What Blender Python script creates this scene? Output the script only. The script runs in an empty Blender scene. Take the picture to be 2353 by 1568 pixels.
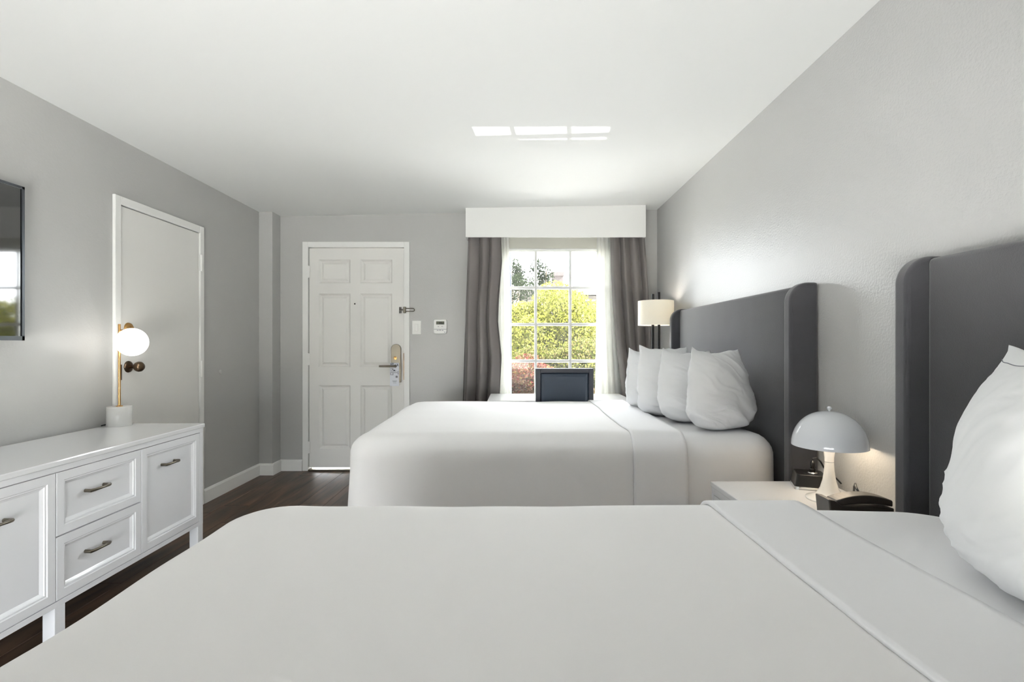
import bpy, bmesh, math, random
import numpy as np
from mathutils import Vector, Matrix, noise as mnoise

S = bpy.context.scene
COL = S.collection
PI = math.pi
R = math.radians

# ------------------------------------------------------------------ camera
CAM_Z = 1.18
cam_d = bpy.data.cameras.new('camera')
cam = bpy.data.objects.new('camera', cam_d)
COL.objects.link(cam)
cam.location = (0, 0, CAM_Z)
cam.rotation_euler = (R(90), 0, 0)
cam_d.sensor_width = 36
cam_d.lens = 36 * 1176 / 2353
cam_d.shift_x = -3.5 / 2353
cam_d.shift_y = 9.0 / 2353
cam_d.clip_start = 0.02
S.camera = cam

# ------------------------------------------------------------------ light
SKY = 15.0
world = bpy.data.worlds.new('world')
S.world = world
world.use_nodes = True
bg = world.node_tree.nodes['Background']
bg.inputs[0].default_value = (0.945, 0.968, 1.0, 1)
bg.inputs[1].default_value = SKY

sun_d = bpy.data.lights.new('sun', 'SUN')
sun = bpy.data.objects.new('sun', sun_d)
COL.objects.link(sun)
sun.rotation_euler = Vector((0.75, -0.14, 0.68)).to_track_quat('Z', 'Y').to_euler()
sun_d.energy = 60.0
sun_d.angle = R(0.6)
sun_d.color = (1.0, 0.975, 0.955)


def portal(name, loc, rot, sx, sy):
    d = bpy.data.lights.new(name, 'AREA')
    o = bpy.data.objects.new(name, d)
    COL.objects.link(o)
    d.shape = 'RECTANGLE'
    d.size, d.size_y = sx, sy
    o.location, o.rotation_euler = loc, rot
    d.cycles.is_portal = True
    return o


portal('window_portal', (0.374, 4.93, 1.46), (R(-90), 0, 0), 1.04, 1.52)
portal('added_glazing_portal', (-0.75, -1.11, 0.475), (R(90), 0, 0), 2.5, 0.85)  # samples sky through the added rear glazing

# added upward sun, shining through the window to draw the bright ceiling patch:
# it reaches the room only through a slot cut for it in the paving
gdir = Vector((-0.21, -1.85, 1.43))
gl_d = bpy.data.lights.new('added_glint_sun', 'SUN')
gl = bpy.data.objects.new('added_glint_sun', gl_d)
COL.objects.link(gl)
gl.location = (0.5, 6.2, -1)
gl.rotation_euler = (-gdir).to_track_quat('Z', 'Y').to_euler()
gl_d.energy = 1.6
gl_d.angle = R(0.1)
gl_d.color = (1, 0.98, 0.95)


def bounce_fill(name, loc, sx, sy, watts):
    """added area lamp outside the glass, in place of daylight bounced off paving"""
    d = bpy.data.lights.new(name, 'AREA')
    o = bpy.data.objects.new(name, d)
    COL.objects.link(o)
    d.shape = 'RECTANGLE'
    d.size, d.size_y = sx, sy
    o.location, o.rotation_euler = loc, (R(180), 0, 0)
    d.energy = watts
    d.color = (0.985, 0.98, 1.0)
    return o


bounce_fill('front_bounce_fill', (0.4, 5.85, -0.015), 3.4, 1.5, 80)
bounce_fill('rear_bounce_fill', (-0.75, -2.15, -0.015), 5.0, 1.9, 405)

vs = S.view_settings
vs.view_transform = 'Standard'
vs.look = 'None'
vs.gamma = 1
vs.use_curve_mapping = False
vs.exposure = 0.96
S.cycles.use_denoising = True
S.cycles.max_bounces = 7
S.cycles.diffuse_bounces = 5
S.cycles.transparent_max_bounces = 10
S.cycles.sample_clamp_indirect = 6

# ------------------------------------------------------------------ materials


def lin(c):
    return tuple(((v / 255) / 12.92 if v / 255 <= 0.04045 else ((v / 255 + 0.055) / 1.055) ** 2.4) for v in c) + (1,)


MATS = {}


def mat(name, rgb, rough=0.5, metal=0.0, spec=0.5, bump=None, vary=None, sheen=0.0, coat=0.0, emit=None, translucent=0.0):
    """bump = (scale, strength, detail); vary = (scale, amount) mottles the colour a little."""
    m = bpy.data.materials.new(name)
    m.use_nodes = True
    nt = m.node_tree
    b = nt.nodes['Principled BSDF']
    c = lin(rgb)
    b.inputs['Base Color'].default_value = c
    b.inputs['Roughness'].default_value = rough
    b.inputs['Metallic'].default_value = metal
    b.inputs['Specular IOR Level'].default_value = spec
    b.inputs['Sheen Weight'].default_value = sheen
    b.inputs['Coat Weight'].default_value = coat
    if emit:
        b.inputs['Emission Color'].default_value = lin(emit[0])
        b.inputs['Emission Strength'].default_value = emit[1]
    tc = nt.nodes.new('ShaderNodeTexCoord')
    if vary:
        n = nt.nodes.new('ShaderNodeTexNoise')
        n.inputs['Scale'].default_value = vary[0]
        n.inputs['Detail'].default_value = 4
        nt.links.new(tc.outputs['Object'], n.inputs['Vector'])
        r = nt.nodes.new('ShaderNodeMapRange')
        r.inputs['To Min'].default_value = 1 - vary[1]
        r.inputs['To Max'].default_value = 1 + vary[1]
        nt.links.new(n.outputs['Fac'], r.inputs['Value'])
        mx = nt.nodes.new('ShaderNodeMix')
        mx.data_type = 'RGBA'
        mx.blend_type = 'MULTIPLY'
        mx.inputs['Factor'].default_value = 1
        mx.inputs['A'].default_value = c
        nt.links.new(r.outputs['Result'], mx.inputs['B'])
        nt.links.new(mx.outputs['Result'], b.inputs['Base Color'])
    if bump:
        n = nt.nodes.new('ShaderNodeTexNoise')
        n.inputs['Scale'].default_value = bump[0]
        n.inputs['Detail'].default_value = bump[2] if len(bump) > 2 else 3
        nt.links.new(tc.outputs['Object'], n.inputs['Vector'])
        bp = nt.nodes.new('ShaderNodeBump')
        bp.inputs['Strength'].default_value = bump[1]
        bp.inputs['Distance'].default_value = 0.01
        nt.links.new(n.outputs['Fac'], bp.inputs['Height'])
        nt.links.new(bp.outputs['Normal'], b.inputs['Normal'])
    if translucent:
        out = nt.nodes['Material Output']
        t = nt.nodes.new('ShaderNodeBsdfTranslucent')
        t.inputs['Color'].default_value = c
        ms = nt.nodes.new('ShaderNodeMixShader')
        ms.inputs[0].default_value = translucent
        nt.links.new(b.outputs[0], ms.inputs[1])
        nt.links.new(t.outputs[0], ms.inputs[2])
        nt.links.new(ms.outputs[0], out.inputs['Surface'])
    MATS[name] = m
    return m


M_wall = mat('wall paint', (182, 182, 180), 0.36, spec=0.5, bump=(95, 0.10, 4), vary=(1.5, 0.02))
M_wallR = mat('wall paint rolled', (186, 186, 185), 0.38, spec=0.40, bump=(110, 0.22, 4), vary=(1.2, 0.02))
M_ceil = mat('ceiling paint', (230, 231, 229), 0.7, bump=(40, 0.03))
M_white = mat('white gloss paint', (236, 236, 233), 0.35, bump=(60, 0.02))
M_door = mat('door paint', (231, 230, 226), 0.42, bump=(50, 0.04))
M_lacq = mat('white lacquer', (238, 239, 241), 0.22, coat=0.3)
M_lactop = mat('polished white lacquer', (236, 237, 238), 0.10, coat=0.4)
M_nickel = mat('brushed nickel', (116, 111, 100), 0.4, 1.0)
M_dnickel = mat('antique nickel', (118, 112, 100), 0.35, 1.0)
M_brass = mat('brass', (186, 146, 92), 0.28, 1.0)
M_bronze = mat('bronze', (98, 82, 66), 0.30, 1.0)
M_chrome = mat('chrome', (225, 225, 225), 0.08, 1.0)
M_marble = mat('white marble', (232, 232, 230), 0.16, vary=(9, 0.06))
M_greymarble = mat('pale grey marble', (206, 206, 203), 0.18, vary=(14, 0.08))
M_velvet = mat('charcoal velvet', (66, 66, 70), 0.85, spec=0.2, sheen=0.4, bump=(300, 0.10), vary=(5, 0.28))
M_cloth = mat('white cotton', (238, 239, 240), 0.8, spec=0.25, bump=(6, 0.12, 5))
M_spread = mat('white bedspread cotton', (243, 242, 241), 0.8, spec=0.2, bump=(7, 0.10, 5))
M_sheet = mat('white cotton sheet', (242, 242, 243), 0.75, spec=0.25, bump=(14, 0.14, 5))
M_curtain = mat('grey curtain satin', (108, 103, 101), 0.36, spec=0.6, sheen=0.2, bump=(160, 0.05))
M_sheer = mat('sheer voile', (244, 244, 240), 0.8, translucent=0.45)
M_shadefab = mat('roller shade fabric', (236, 235, 226), 0.8, translucent=0.35)
M_lampfab = mat('cream lamp shade fabric', (250, 248, 240), 0.8, translucent=0.4, bump=(400, 0.04))
M_navy = mat('navy leather', (44, 56, 72), 0.42, bump=(220, 0.06))
M_blackwood = mat('charcoal wood', (52, 54, 62), 0.4)
M_blackmetal = mat('black metal', (26, 26, 27), 0.4, 0.6)
M_black = mat('black plastic', (20, 19, 18), 0.28)
M_blackmat = mat('grey black plastic', (52, 47, 43), 0.4)
M_screen = mat('tv screen', (7, 8, 9), 0.05, spec=0.9, coat=0.6)
M_tvframe = mat('tv bezel', (66, 70, 74), 0.3, 0.6)
M_plastic = mat('white plastic', (236, 236, 232), 0.35)
M_lcd = mat('lcd', (82, 84, 68), 0.25)
M_ink = mat('dark blue ink', (36, 42, 62), 0.6)
M_inkgrey = mat('grey ink', (120, 124, 134), 0.6)
M_paper = mat('door hanger card', (234, 237, 244), 0.6)
M_globe = mat('lit opal glass', (255, 255, 252), 0.3, emit=((255, 253, 247), 3.2))
M_shade = mat('white enamel', (226, 229, 234), 0.12, coat=0.5)
M_stem = mat('white lamp stem', (246, 244, 240), 0.2, coat=0.3)
M_dark = mat('matt black', (18, 18, 18), 0.9)  # plain near-black for digits, peephole, far panes and door backing
M_concrete = mat('concrete paving', (206, 202, 194), 0.9, bump=(20, 0.2), vary=(2, 0.12))
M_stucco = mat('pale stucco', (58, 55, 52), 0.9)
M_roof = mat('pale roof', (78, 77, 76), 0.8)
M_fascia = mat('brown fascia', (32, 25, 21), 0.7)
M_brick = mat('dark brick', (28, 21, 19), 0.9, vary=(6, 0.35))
M_bark = mat('bark', (86, 70, 54), 0.9, bump=(30, 0.4))
M_post = mat('blue grey post', (44, 49, 60), 0.6)
M_bulb = mat('lit bulb glass', (255, 244, 225), 0.3, emit=((255, 226, 184), 12))
M_carpetdark = mat('subfloor', (50, 40, 34), 0.8)


def leaf_mat(name, cols):
    m = bpy.data.materials.new(name)
    m.use_nodes = True
    nt = m.node_tree
    out = nt.nodes['Material Output']
    nt.nodes.remove(nt.nodes['Principled BSDF'])
    g = nt.nodes.new('ShaderNodeNewGeometry')
    cr = nt.nodes.new('ShaderNodeValToRGB')
    el = cr.color_ramp.elements
    while len(el) < len(cols):
        el.new(0.5)
    for i, c in enumerate(cols):
        el[i].position = i / (len(cols) - 1)
        el[i].color = tuple(v * 0.27 for v in lin(c)[:3]) + (1,)
    nt.links.new(g.outputs['Random Per Island'], cr.inputs[0])
    d = nt.nodes.new('ShaderNodeBsdfDiffuse')
    t = nt.nodes.new('ShaderNodeBsdfTranslucent')
    mx = nt.nodes.new('ShaderNodeMixShader')
    mx.inputs[0].default_value = 0.4
    nt.links.new(cr.outputs[0], d.inputs[0])
    nt.links.new(cr.outputs[0], t.inputs[0])
    nt.links.new(d.outputs[0], mx.inputs[1])
    nt.links.new(t.outputs[0], mx.inputs[2])
    nt.links.new(mx.outputs[0], out.inputs['Surface'])
    return m


M_leafY = leaf_mat('yellow green leaves', [(112, 120, 50), (156, 160, 66), (186, 184, 92), (150, 146, 80)])
M_leafG = leaf_mat('green leaves', [(70, 80, 42), (116, 122, 60), (146, 144, 82), (136, 120, 86)])
M_leafR = leaf_mat('red leaves', [(120, 60, 52), (150, 86, 80), (120, 108, 62), (156, 128, 112)])
M_leafD = leaf_mat('dark leaves', [(34, 42, 30), (52, 60, 44), (66, 76, 56), (48, 54, 46)])
M_leafB = leaf_mat('brown leaves', [(104, 88, 72), (132, 112, 98), (96, 90, 60), (146, 120, 112)])


def glass_mat():
    m = bpy.data.materials.new('window glass')
    m.use_nodes = True
    nt = m.node_tree
    out = nt.nodes['Material Output']
    nt.nodes.remove(nt.nodes['Principled BSDF'])
    t = nt.nodes.new('ShaderNodeBsdfTransparent')
    t.inputs[0].default_value = (0.97, 0.98, 0.98, 1)
    g = nt.nodes.new('ShaderNodeBsdfGlossy')
    g.inputs['Roughness'].default_value = 0.02
    f = nt.nodes.new('ShaderNodeFresnel')
    f.inputs[0].default_value = 1.25
    mx = nt.nodes.new('ShaderNodeMixShader')
    nt.links.new(f.outputs[0], mx.inputs[0])
    nt.links.new(t.outputs[0], mx.inputs[1])
    nt.links.new(g.outputs[0], mx.inputs[2])
    tl = nt.nodes.new('ShaderNodeBsdfTranslucent')
    tl.inputs[0].default_value = (0.8, 0.8, 0.78, 1)
    tc = nt.nodes.new('ShaderNodeTexCoord')
    no = nt.nodes.new('ShaderNodeTexNoise')
    no.inputs['Scale'].default_value = 3.0
    nt.links.new(tc.outputs['Object'], no.inputs['Vector'])
    mr = nt.nodes.new('ShaderNodeMapRange')
    mr.inputs['From Min'].default_value = 0.35
    mr.inputs['From Max'].default_value = 0.7
    mr.inputs['To Min'].default_value = 0.002
    mr.inputs['To Max'].default_value = 0.012
    nt.links.new(no.outputs['Fac'], mr.inputs['Value'])
    m2 = nt.nodes.new('ShaderNodeMixShader')
    nt.links.new(mr.outputs['Result'], m2.inputs[0])
    nt.links.new(mx.outputs[0], m2.inputs[1])
    nt.links.new(tl.outputs[0], m2.inputs[2])
    nt.links.new(m2.outputs[0], out.inputs['Surface'])
    return m


M_glass = glass_mat()


def plank_mat():
    m = mat('dark wood plank', (78, 56, 44), 0.38, spec=0.4)
    nt = m.node_tree
    b = nt.nodes['Principled BSDF']
    tc = nt.nodes['Texture Coordinate']
    oi = nt.nodes.new('ShaderNodeObjectInfo')
    mp = nt.nodes.new('ShaderNodeMapping')
    mp.inputs['Scale'].default_value = (9, 0.9, 9)
    nt.links.new(tc.outputs['Object'], mp.inputs['Vector'])
    cx = nt.nodes.new('ShaderNodeCombineXYZ')
    ml = nt.nodes.new('ShaderNodeMath')
    ml.operation = 'MULTIPLY'
    ml.inputs[1].default_value = 37
    nt.links.new(oi.outputs['Random'], ml.inputs[0])
    nt.links.new(ml.outputs[0], cx.inputs[0])
    nt.links.new(ml.outputs[0], cx.inputs[1])
    nt.links.new(cx.outputs[0], mp.inputs['Location'])
    n = nt.nodes.new('ShaderNodeTexNoise')
    n.inputs['Scale'].default_value = 1.6
    n.inputs['Detail'].default_value = 8
    n.inputs['Distortion'].default_value = 0.8
    nt.links.new(mp.outputs[0], n.inputs['Vector'])
    cr = nt.nodes.new('ShaderNodeValToRGB')
    cr.color_ramp.elements[0].position = 0.3
    cr.color_ramp.elements[0].color = lin((42, 32, 26))
    cr.color_ramp.elements[1].position = 0.72
    cr.color_ramp.elements[1].color = lin((106, 82, 64))
    nt.links.new(n.outputs['Fac'], cr.inputs[0])
    nt.links.new(cr.outputs[0], b.inputs['Base Color'])
    return m


M_plank = plank_mat()

# ------------------------------------------------------------------ object helpers
WLOC = {}


def prop(o, label=None, cat=None, group=None, kind=None):
    if label:
        o['label'] = label
    if cat:
        o['category'] = cat
    if group:
        o['group'] = group
    if kind:
        o['kind'] = kind
    return o


def thing(name, loc, label=None, cat=None, group=None, kind=None):
    o = bpy.data.objects.new(name, None)
    COL.objects.link(o)
    o.location = loc
    o.empty_display_size = 0.1
    WLOC[o.name] = Vector(loc)
    return prop(o, label, cat, group, kind)


def obj(name, bm, material, parent=None, bevel=0.0, smooth=False, seg=2, solid=0.0, offset=-1):
    """Link a bmesh (world coordinates) as one object, its origin at the middle of its underside."""
    if not isinstance(bm, bmesh.types.BMesh):
        v, f = bm
        bm = bmesh.new()
        vs_ = [bm.verts.new(p) for p in v]
        for q in f:
            try:
                bm.faces.new([vs_[i] for i in q])
            except ValueError:
                pass
        bmesh.ops.recalc_face_normals(bm, faces=bm.faces)
    lo = Vector((min(v.co.x for v in bm.verts), min(v.co.y for v in bm.verts), min(v.co.z for v in bm.verts)))
    hi = Vector((max(v.co.x for v in bm.verts), max(v.co.y for v in bm.verts), max(v.co.z for v in bm.verts)))
    c = Vector(((lo.x + hi.x) / 2, (lo.y + hi.y) / 2, lo.z))
    for v in bm.verts:
        v.co -= c
    me = bpy.data.meshes.new(name)
    bm.to_mesh(me)
    bm.free()
    if smooth:
        me.shade_smooth()
        if smooth is not True:
            me.set_sharp_from_angle(angle=R(smooth))
    me.materials.append(material)
    o = bpy.data.objects.new(name, me)
    COL.objects.link(o)
    WLOC[o.name] = c
    if parent:
        o.parent = parent
        o.location = c - WLOC[parent.name]
    else:
        o.location = c
    if solid:
        sm = o.modifiers.new('solidify', 'SOLIDIFY')
        sm.thickness = solid
        sm.offset = offset
    if bevel:
        b = o.modifiers.new('bevel', 'BEVEL')
        b.width = bevel
        b.segments = seg
        b.limit_method = 'ANGLE'
        b.angle_limit = R(40)
    return o


def box(bm, x0, x1, y0, y1, z0, z1):
    v = [bm.verts.new((x, y, z)) for x in (x0, x1) for y in (y0, y1) for z in (z0, z1)]
    for q in ((0, 1, 3, 2), (4, 6, 7, 5), (0, 4, 5, 1), (2, 3, 7, 6), (0, 2, 6, 4), (1, 5, 7, 3)):
        bm.faces.new([v[i] for i in q])
    return v


def B(*boxes):
    bm = bmesh.new()
    for b in boxes:
        box(bm, *b)
    return bm


def tube(bm, pts, rad, n=10, caps=True):
    pts = [Vector(p) for p in pts]
    rads = rad if isinstance(rad, (list, tuple)) else [rad] * len(pts)
    rings = []
    up = None
    for i, p in enumerate(pts):
        t = (pts[min(i + 1, len(pts) - 1)] - pts[max(i - 1, 0)]).normalized()
        if up is None:
            a = Vector((0, 0, 1)) if abs(t.z) < 0.9 else Vector((1, 0, 0))
            up = t.cross(a).normalized()
        up = (up - t * up.dot(t)).normalized()
        s = t.cross(up)
        rings.append([bm.verts.new(p + (up * math.cos(2 * PI * k / n) + s * math.sin(2 * PI * k / n)) * rads[i]) for k in range(n)])
    for a, b in zip(rings, rings[1:]):
        for k in range(n):
            bm.faces.new((a[k], a[(k + 1) % n], b[(k + 1) % n], b[k]))
    if caps:
        bm.faces.new(rings[0][::-1])
        bm.faces.new(rings[-1])
    return bm


def T(pts, rad, n=10):
    return tube(bmesh.new(), pts, rad, n)


def lathe(bm, c, prof, n=40, axis='Z'):
    """prof = [(radius, height)]; closed at radius 0."""
    c = Vector(c)
    ax = {'Z': Matrix.Identity(3), 'X': Matrix.Rotation(R(90), 3, 'Y'), 'Y': Matrix.Rotation(R(90), 3, 'X')}[axis]
    rings = []
    for r, h in prof:
        if r < 1e-6:
            rings.append([bm.verts.new(c + ax @ Vector((0, 0, h)))])
        else:
            rings.append([bm.verts.new(c + ax @ Vector((r * math.cos(2 * PI * k / n), r * math.sin(2 * PI * k / n), h))) for k in range(n)])
    for a, b in zip(rings, rings[1:]):
        for k in range(n):
            if len(a) == 1 and len(b) == 1:
                continue
            if len(a) == 1:
                bm.faces.new((a[0], b[(k + 1) % n], b[k]))
            elif len(b) == 1:
                bm.faces.new((a[k], a[(k + 1) % n], b[0]))
            else:
                bm.faces.new((a[k], a[(k + 1) % n], b[(k + 1) % n], b[k]))
    bmesh.ops.recalc_face_normals(bm, faces=bm.faces)
    return bm


def L(c, prof, n=40, axis='Z'):
    return lathe(bmesh.new(), c, prof, n, axis)


def ball(c, r, n=32):
    return L(c, [(r * math.sin(PI * i / n) if 0 < i < n else 0, -r * math.cos(PI * i / n)) for i in range(n + 1)], n)


def prism(outline, fn, d0, d1):
    """Extrude a closed outline of (a, b) between depths d0 and d1; fn(a, b, d) -> xyz."""
    bm = bmesh.new()
    A = [bm.verts.new(fn(a, b, d0)) for a, b in outline]
    C = [bm.verts.new(fn(a, b, d1)) for a, b in outline]
    n = len(outline)
    bm.faces.new(A)
    bm.faces.new(C[::-1])
    for i in range(n):
        bm.faces.new((A[i], C[i], C[(i + 1) % n], A[(i + 1) % n]))
    bmesh.ops.recalc_face_normals(bm, faces=bm.faces)
    return bm


def rings_panel(a0, a1, b0, b1, steps, fn, back=None):
    """A rectangular panel moulded by steps of (inset, depth); fn(a, b, depth) -> xyz."""
    bm = bmesh.new()
    rs = []
    if back is not None:
        steps = [(steps[0][0], back)] + list(steps)
    for ins, d in steps:
        rs.append([bm.verts.new(fn(a, b, d)) for a, b in ((a0 + ins, b0 + ins), (a1 - ins, b0 + ins), (a1 - ins, b1 - ins), (a0 + ins, b1 - ins))])
    for p, q in zip(rs, rs[1:]):
        for k in range(4):
            bm.faces.new((p[k], p[(k + 1) % 4], q[(k + 1) % 4], q[k]))
    bm.faces.new(rs[-1])
    if back is not None:
        bm.faces.new(rs[0][::-1])
    bmesh.ops.recalc_face_normals(bm, faces=bm.faces)
    return bm


def PX(px, Y):
    return (px - 1180) / 1176 * Y


def PZ(py, Y):
    return CAM_Z - (py - 793) / 1176 * Y


# ------------------------------------------------------------------ room shell
XL, XR, YB, YN = -2.308, 1.347, 4.80, -1.0
ZL, ZR = 2.386, 2.448                       # the old ceiling climbs slightly to the right


def zc(x):
    return ZL + (ZR - ZL) * (x - XL) / (XR - XL)


floor = prop(obj('floor', B((XL - 0.2, XR + 0.2, YN - 0.2, YB + 0.16, -0.12, -0.012)), M_carpetdark), kind='structure',
             label='dark wood plank floor of the hotel room')
rnd = random.Random(4)
pw, pl = 0.183, 1.22
pm = bpy.data.meshes.new('plank')
_b = bmesh.new()
box(_b, -pw / 2 + 0.0008, pw / 2 - 0.0008, -pl / 2 + 0.0008, pl / 2 - 0.0008, 0, 0.012)
_t = [e for e in _b.edges if all(v.co.z > 0.01 for v in e.verts)]
bmesh.ops.bevel(_b, geom=_t, offset=0.0015, segments=1, affect='EDGES')
_b.to_mesh(pm)
_b.free()
pm.materials.append(M_plank)
nrow = int(math.ceil((XR - XL) / pw))
for i in range(nrow):
    y = YN - rnd.random() * pl
    while y < YB:
        p = bpy.data.objects.new('plank', pm)
        COL.objects.link(p)
        p.parent = floor
        ya, yb = max(y, YN - 0.05), min(y + pl, YB + 0.03)
        xa, xb = XL + i * pw, min(XL + (i + 1) * pw, XR + 0.05)
        if yb - ya > 0.05:
            p.location = Vector(((xa + xb) / 2, (ya + yb) / 2, -0.012)) - WLOC[floor.name]
            p.scale = ((xb - xa) / pw, (yb - ya) / pl, 1)
        y += pl


def slab(pts):
    """pts: 8 corners lower ring then upper ring."""
    bm = bmesh.new()
    v = [bm.verts.new(p) for p in pts]
    for q in ((0, 3, 2, 1), (4, 5, 6, 7), (0, 1, 5, 4), (1, 2, 6, 5), (2, 3, 7, 6), (3, 0, 4, 7)):
        bm.faces.new([v[i] for i in q])
    return bm


prop(obj('ceiling', slab([(XL - 0.2, YN - 0.2, zc(XL - 0.2)), (XR + 0.2, YN - 0.2, zc(XR + 0.2)), (XR + 0.2, YB + 0.2, zc(XR + 0.2)), (XL - 0.2, YB + 0.2, zc(XL - 0.2)),
                          (XL - 0.2, YN - 0.2, 2.65), (XR + 0.2, YN - 0.2, 2.65), (XR + 0.2, YB + 0.2, 2.65), (XL - 0.2, YB + 0.2, 2.65)]), M_ceil), kind='structure')

# left wall with the opening of the flat door
DY0, DY1, DZ = 2.989, 3.744, 2.00
prop(obj('wall_left', B((XL - 0.2, XL, YN, DY0 - 0.006, 0, 2.5), (XL - 0.2, XL, DY1 + 0.006, YB, 0, 2.5),
                        (XL - 0.2, XL, DY0 - 0.006, DY1 + 0.006, DZ + 0.006, 2.5)), M_wall), kind='structure')
prop(obj('wall_right', B((XR, XR + 0.2, YN, YB, 0, 2.5)), M_wallR), kind='structure')

# back wall: door opening and window opening
EX0, EX1, EZ = -1.922, -1.025, 2.094
WX0, WX1, WZ0, WZ1 = -0.146, 0.894, 0.70, 2.23


def wbox(x0, x1, z0, z1):
    return (x0, x1, YB, YB + 0.16, z0, z1)


prop(obj('wall_back', B(wbox(XL - 0.2, EX0, 0, 2.5), wbox(EX0, EX1, EZ, 2.5), wbox(EX1, WX0, 0, 2.5),
                        wbox(WX0, WX1, 0, WZ0), wbox(WX0, WX1, WZ1, 2.5), wbox(WX1, XR + 0.2, 0, 2.5)), M_wall), kind='structure')
# rear wall behind the camera; its low glazing is added to brighten the room
GX0, GX1, GZ0, GZ = -2.0, 0.5, 0.05, 0.90
prop(obj('wall_rear', B((XL - 0.2, GX0, YN - 0.16, YN, 0, 2.5), (GX1, XR + 0.2, YN - 0.16, YN, 0, 2.5),
                        (GX0, GX1, YN - 0.16, YN, GZ, 2.5), (GX0, GX1, YN - 0.16, YN, 0, GZ0)), M_wall), kind='structure')
w2 = thing('added_rear_window', (-0.75, YN - 0.08, GZ0), kind='structure')
obj('window_frame', B((GX0, GX0 + 0.05, YN - 0.12, YN - 0.04, GZ0, GZ), (GX1 - 0.05, GX1, YN - 0.12, YN - 0.04, GZ0, GZ),
                      (GX0, GX1, YN - 0.12, YN - 0.04, GZ - 0.05, GZ), (GX0, GX1, YN - 0.12, YN - 0.04, GZ0, GZ0 + 0.05), (-0.78, -0.72, YN - 0.12, YN - 0.04, GZ0, GZ)), M_white, w2)
for a, b in ((GX0 + 0.05, -0.78), (-0.72, GX1 - 0.05)):
    obj('pane', B((a, b, YN - 0.083, YN - 0.078, GZ0 + 0.05, GZ - 0.05)), M_glass, w2)

# corner pillar
PX0, PX1, PY0 = XL, -2.186, 4.64
prop(obj('wall_pillar', B((PX0, PX1, PY0, YB, 0, 2.5)), M_wall), kind='structure')


def baseboard(name, p, q, nrm, h=0.105, d=0.016):
    """profiled skirting from p to q along the wall, standing out along nrm."""
    p, q, nrm = Vector(p), Vector(q), Vector(nrm)
    prof = [(0, 0), (d, 0), (d, h * 0.86), (d * 0.55, h * 0.97), (0, h)]
    bm = bmesh.new()
    A = [bm.verts.new(p + nrm * a + Vector((0, 0, b))) for a, b in prof]
    C = [bm.verts.new(q + nrm * a + Vector((0, 0, b))) for a, b in prof]
    bm.faces.new(A)
    bm.faces.new(C[::-1])
    for i in range(5):
        bm.faces.new((A[i], C[i], C[(i + 1) % 5], A[(i + 1) % 5]))
    bmesh.ops.recalc_face_normals(bm, faces=bm.faces)
    return prop(obj(name, bm, M_white), kind='structure')


baseboard('baseboard_left', (XL, 3.80, 0), (XL, PY0 - 0.016, 0), (1, 0, 0))
baseboard('baseboard_near', (XL, YN, 0), (XL, 2.93, 0), (1, 0, 0))
baseboard('baseboard_pillar', (PX0, PY0, 0), (PX1 + 0.016, PY0, 0), (0, -1, 0))
baseboard('baseboard_pillar_side', (PX1, PY0, 0), (PX1, YB - 0.016, 0), (1, 0, 0))
baseboard('baseboard_back', (PX1, YB, 0), (EX0 - 0.056, YB, 0), (0, -1, 0))
baseboard('baseboard_middle', (EX1 + 0.056, YB, 0), (XR, YB, 0), (0, -1, 0))
baseboard('baseboard_right', (XR, YN, 0), (XR, YB - 0.016, 0), (-1, 0, 0))


def face_back(a, b, d):          # a = x, b = z, depth d out of the back wall into the room
    return (a, YB - d, b)


# ---- entry door with six raised panels
d1 = thing('door_1', ((EX0 + EX1) / 2, YB, 0), 'white six-panel entry door in the back wall with lever lock', None, None, 'structure')
obj('door_casing', B((EX0 - 0.052, EX0, YB - 0.016, YB, 0, EZ + 0.052), (EX1, EX1 + 0.052, YB - 0.016, YB, 0, EZ + 0.052),
                     (EX0, EX1, YB - 0.016, YB, EZ, EZ + 0.052)), M_white, d1, 0.003)
obj('door_stop', B((EX0, EX0 + 0.012, YB + 0.05, YB + 0.10, 0, EZ), (EX1 - 0.012, EX1, YB + 0.05, YB + 0.10, 0, EZ), (EX0, EX1, YB + 0.05, YB + 0.10, EZ - 0.012, EZ)), M_white, d1)
sx0, sx1, sz0, sz1 = EX0 + 0.005, EX1 - 0.004, 0.03, EZ - 0.006
c1 = (PX(732.4, YB), PX(804.8, YB))
c2 = (PX(828, YB), PX(901, YB))
rows = [(PZ(651, YB), PZ(596.5, YB)), (PZ(844, YB), PZ(675, YB)), (PZ(1032, YB), PZ(886, YB))]
yf, yk = YB + 0.004, YB + 0.044
bxs = [(sx0, c1[0], yf, yk, sz0, sz1), (c1[1], c2[0], yf, yk, sz0, sz1), (c2[1], sx1, yf, yk, sz0, sz1)]
zz = [sz1, rows[0][1], rows[0][0], rows[1][1], rows[1][0], rows[2][1], rows[2][0], sz0]
for a, b in ((0, 1), (2, 3), (4, 5), (6, 7)):
    for c in (c1, c2):
        bxs.append((c[0], c[1], yf, yk, zz[b], zz[a]))
slab1 = obj('door_slab', B(*bxs), M_door, d1)
for c in (c1, c2):
    for r in rows:
        obj('door_panel', rings_panel(c[0], c[1], r[0], r[1], [(0, -0.004), (0.007, -0.012), (0.016, -0.022), (0.024, -0.022), (0.044, -0.009)], face_back, -0.04), M_door, slab1)
obj('peephole', L((PX(815, YB), YB + 0.004, PZ(698.5, YB)), [(0, 0.004), (0.006, 0.003), (0.007, 0)], 16, 'Y'), M_dark, d1, smooth=True)
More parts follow.
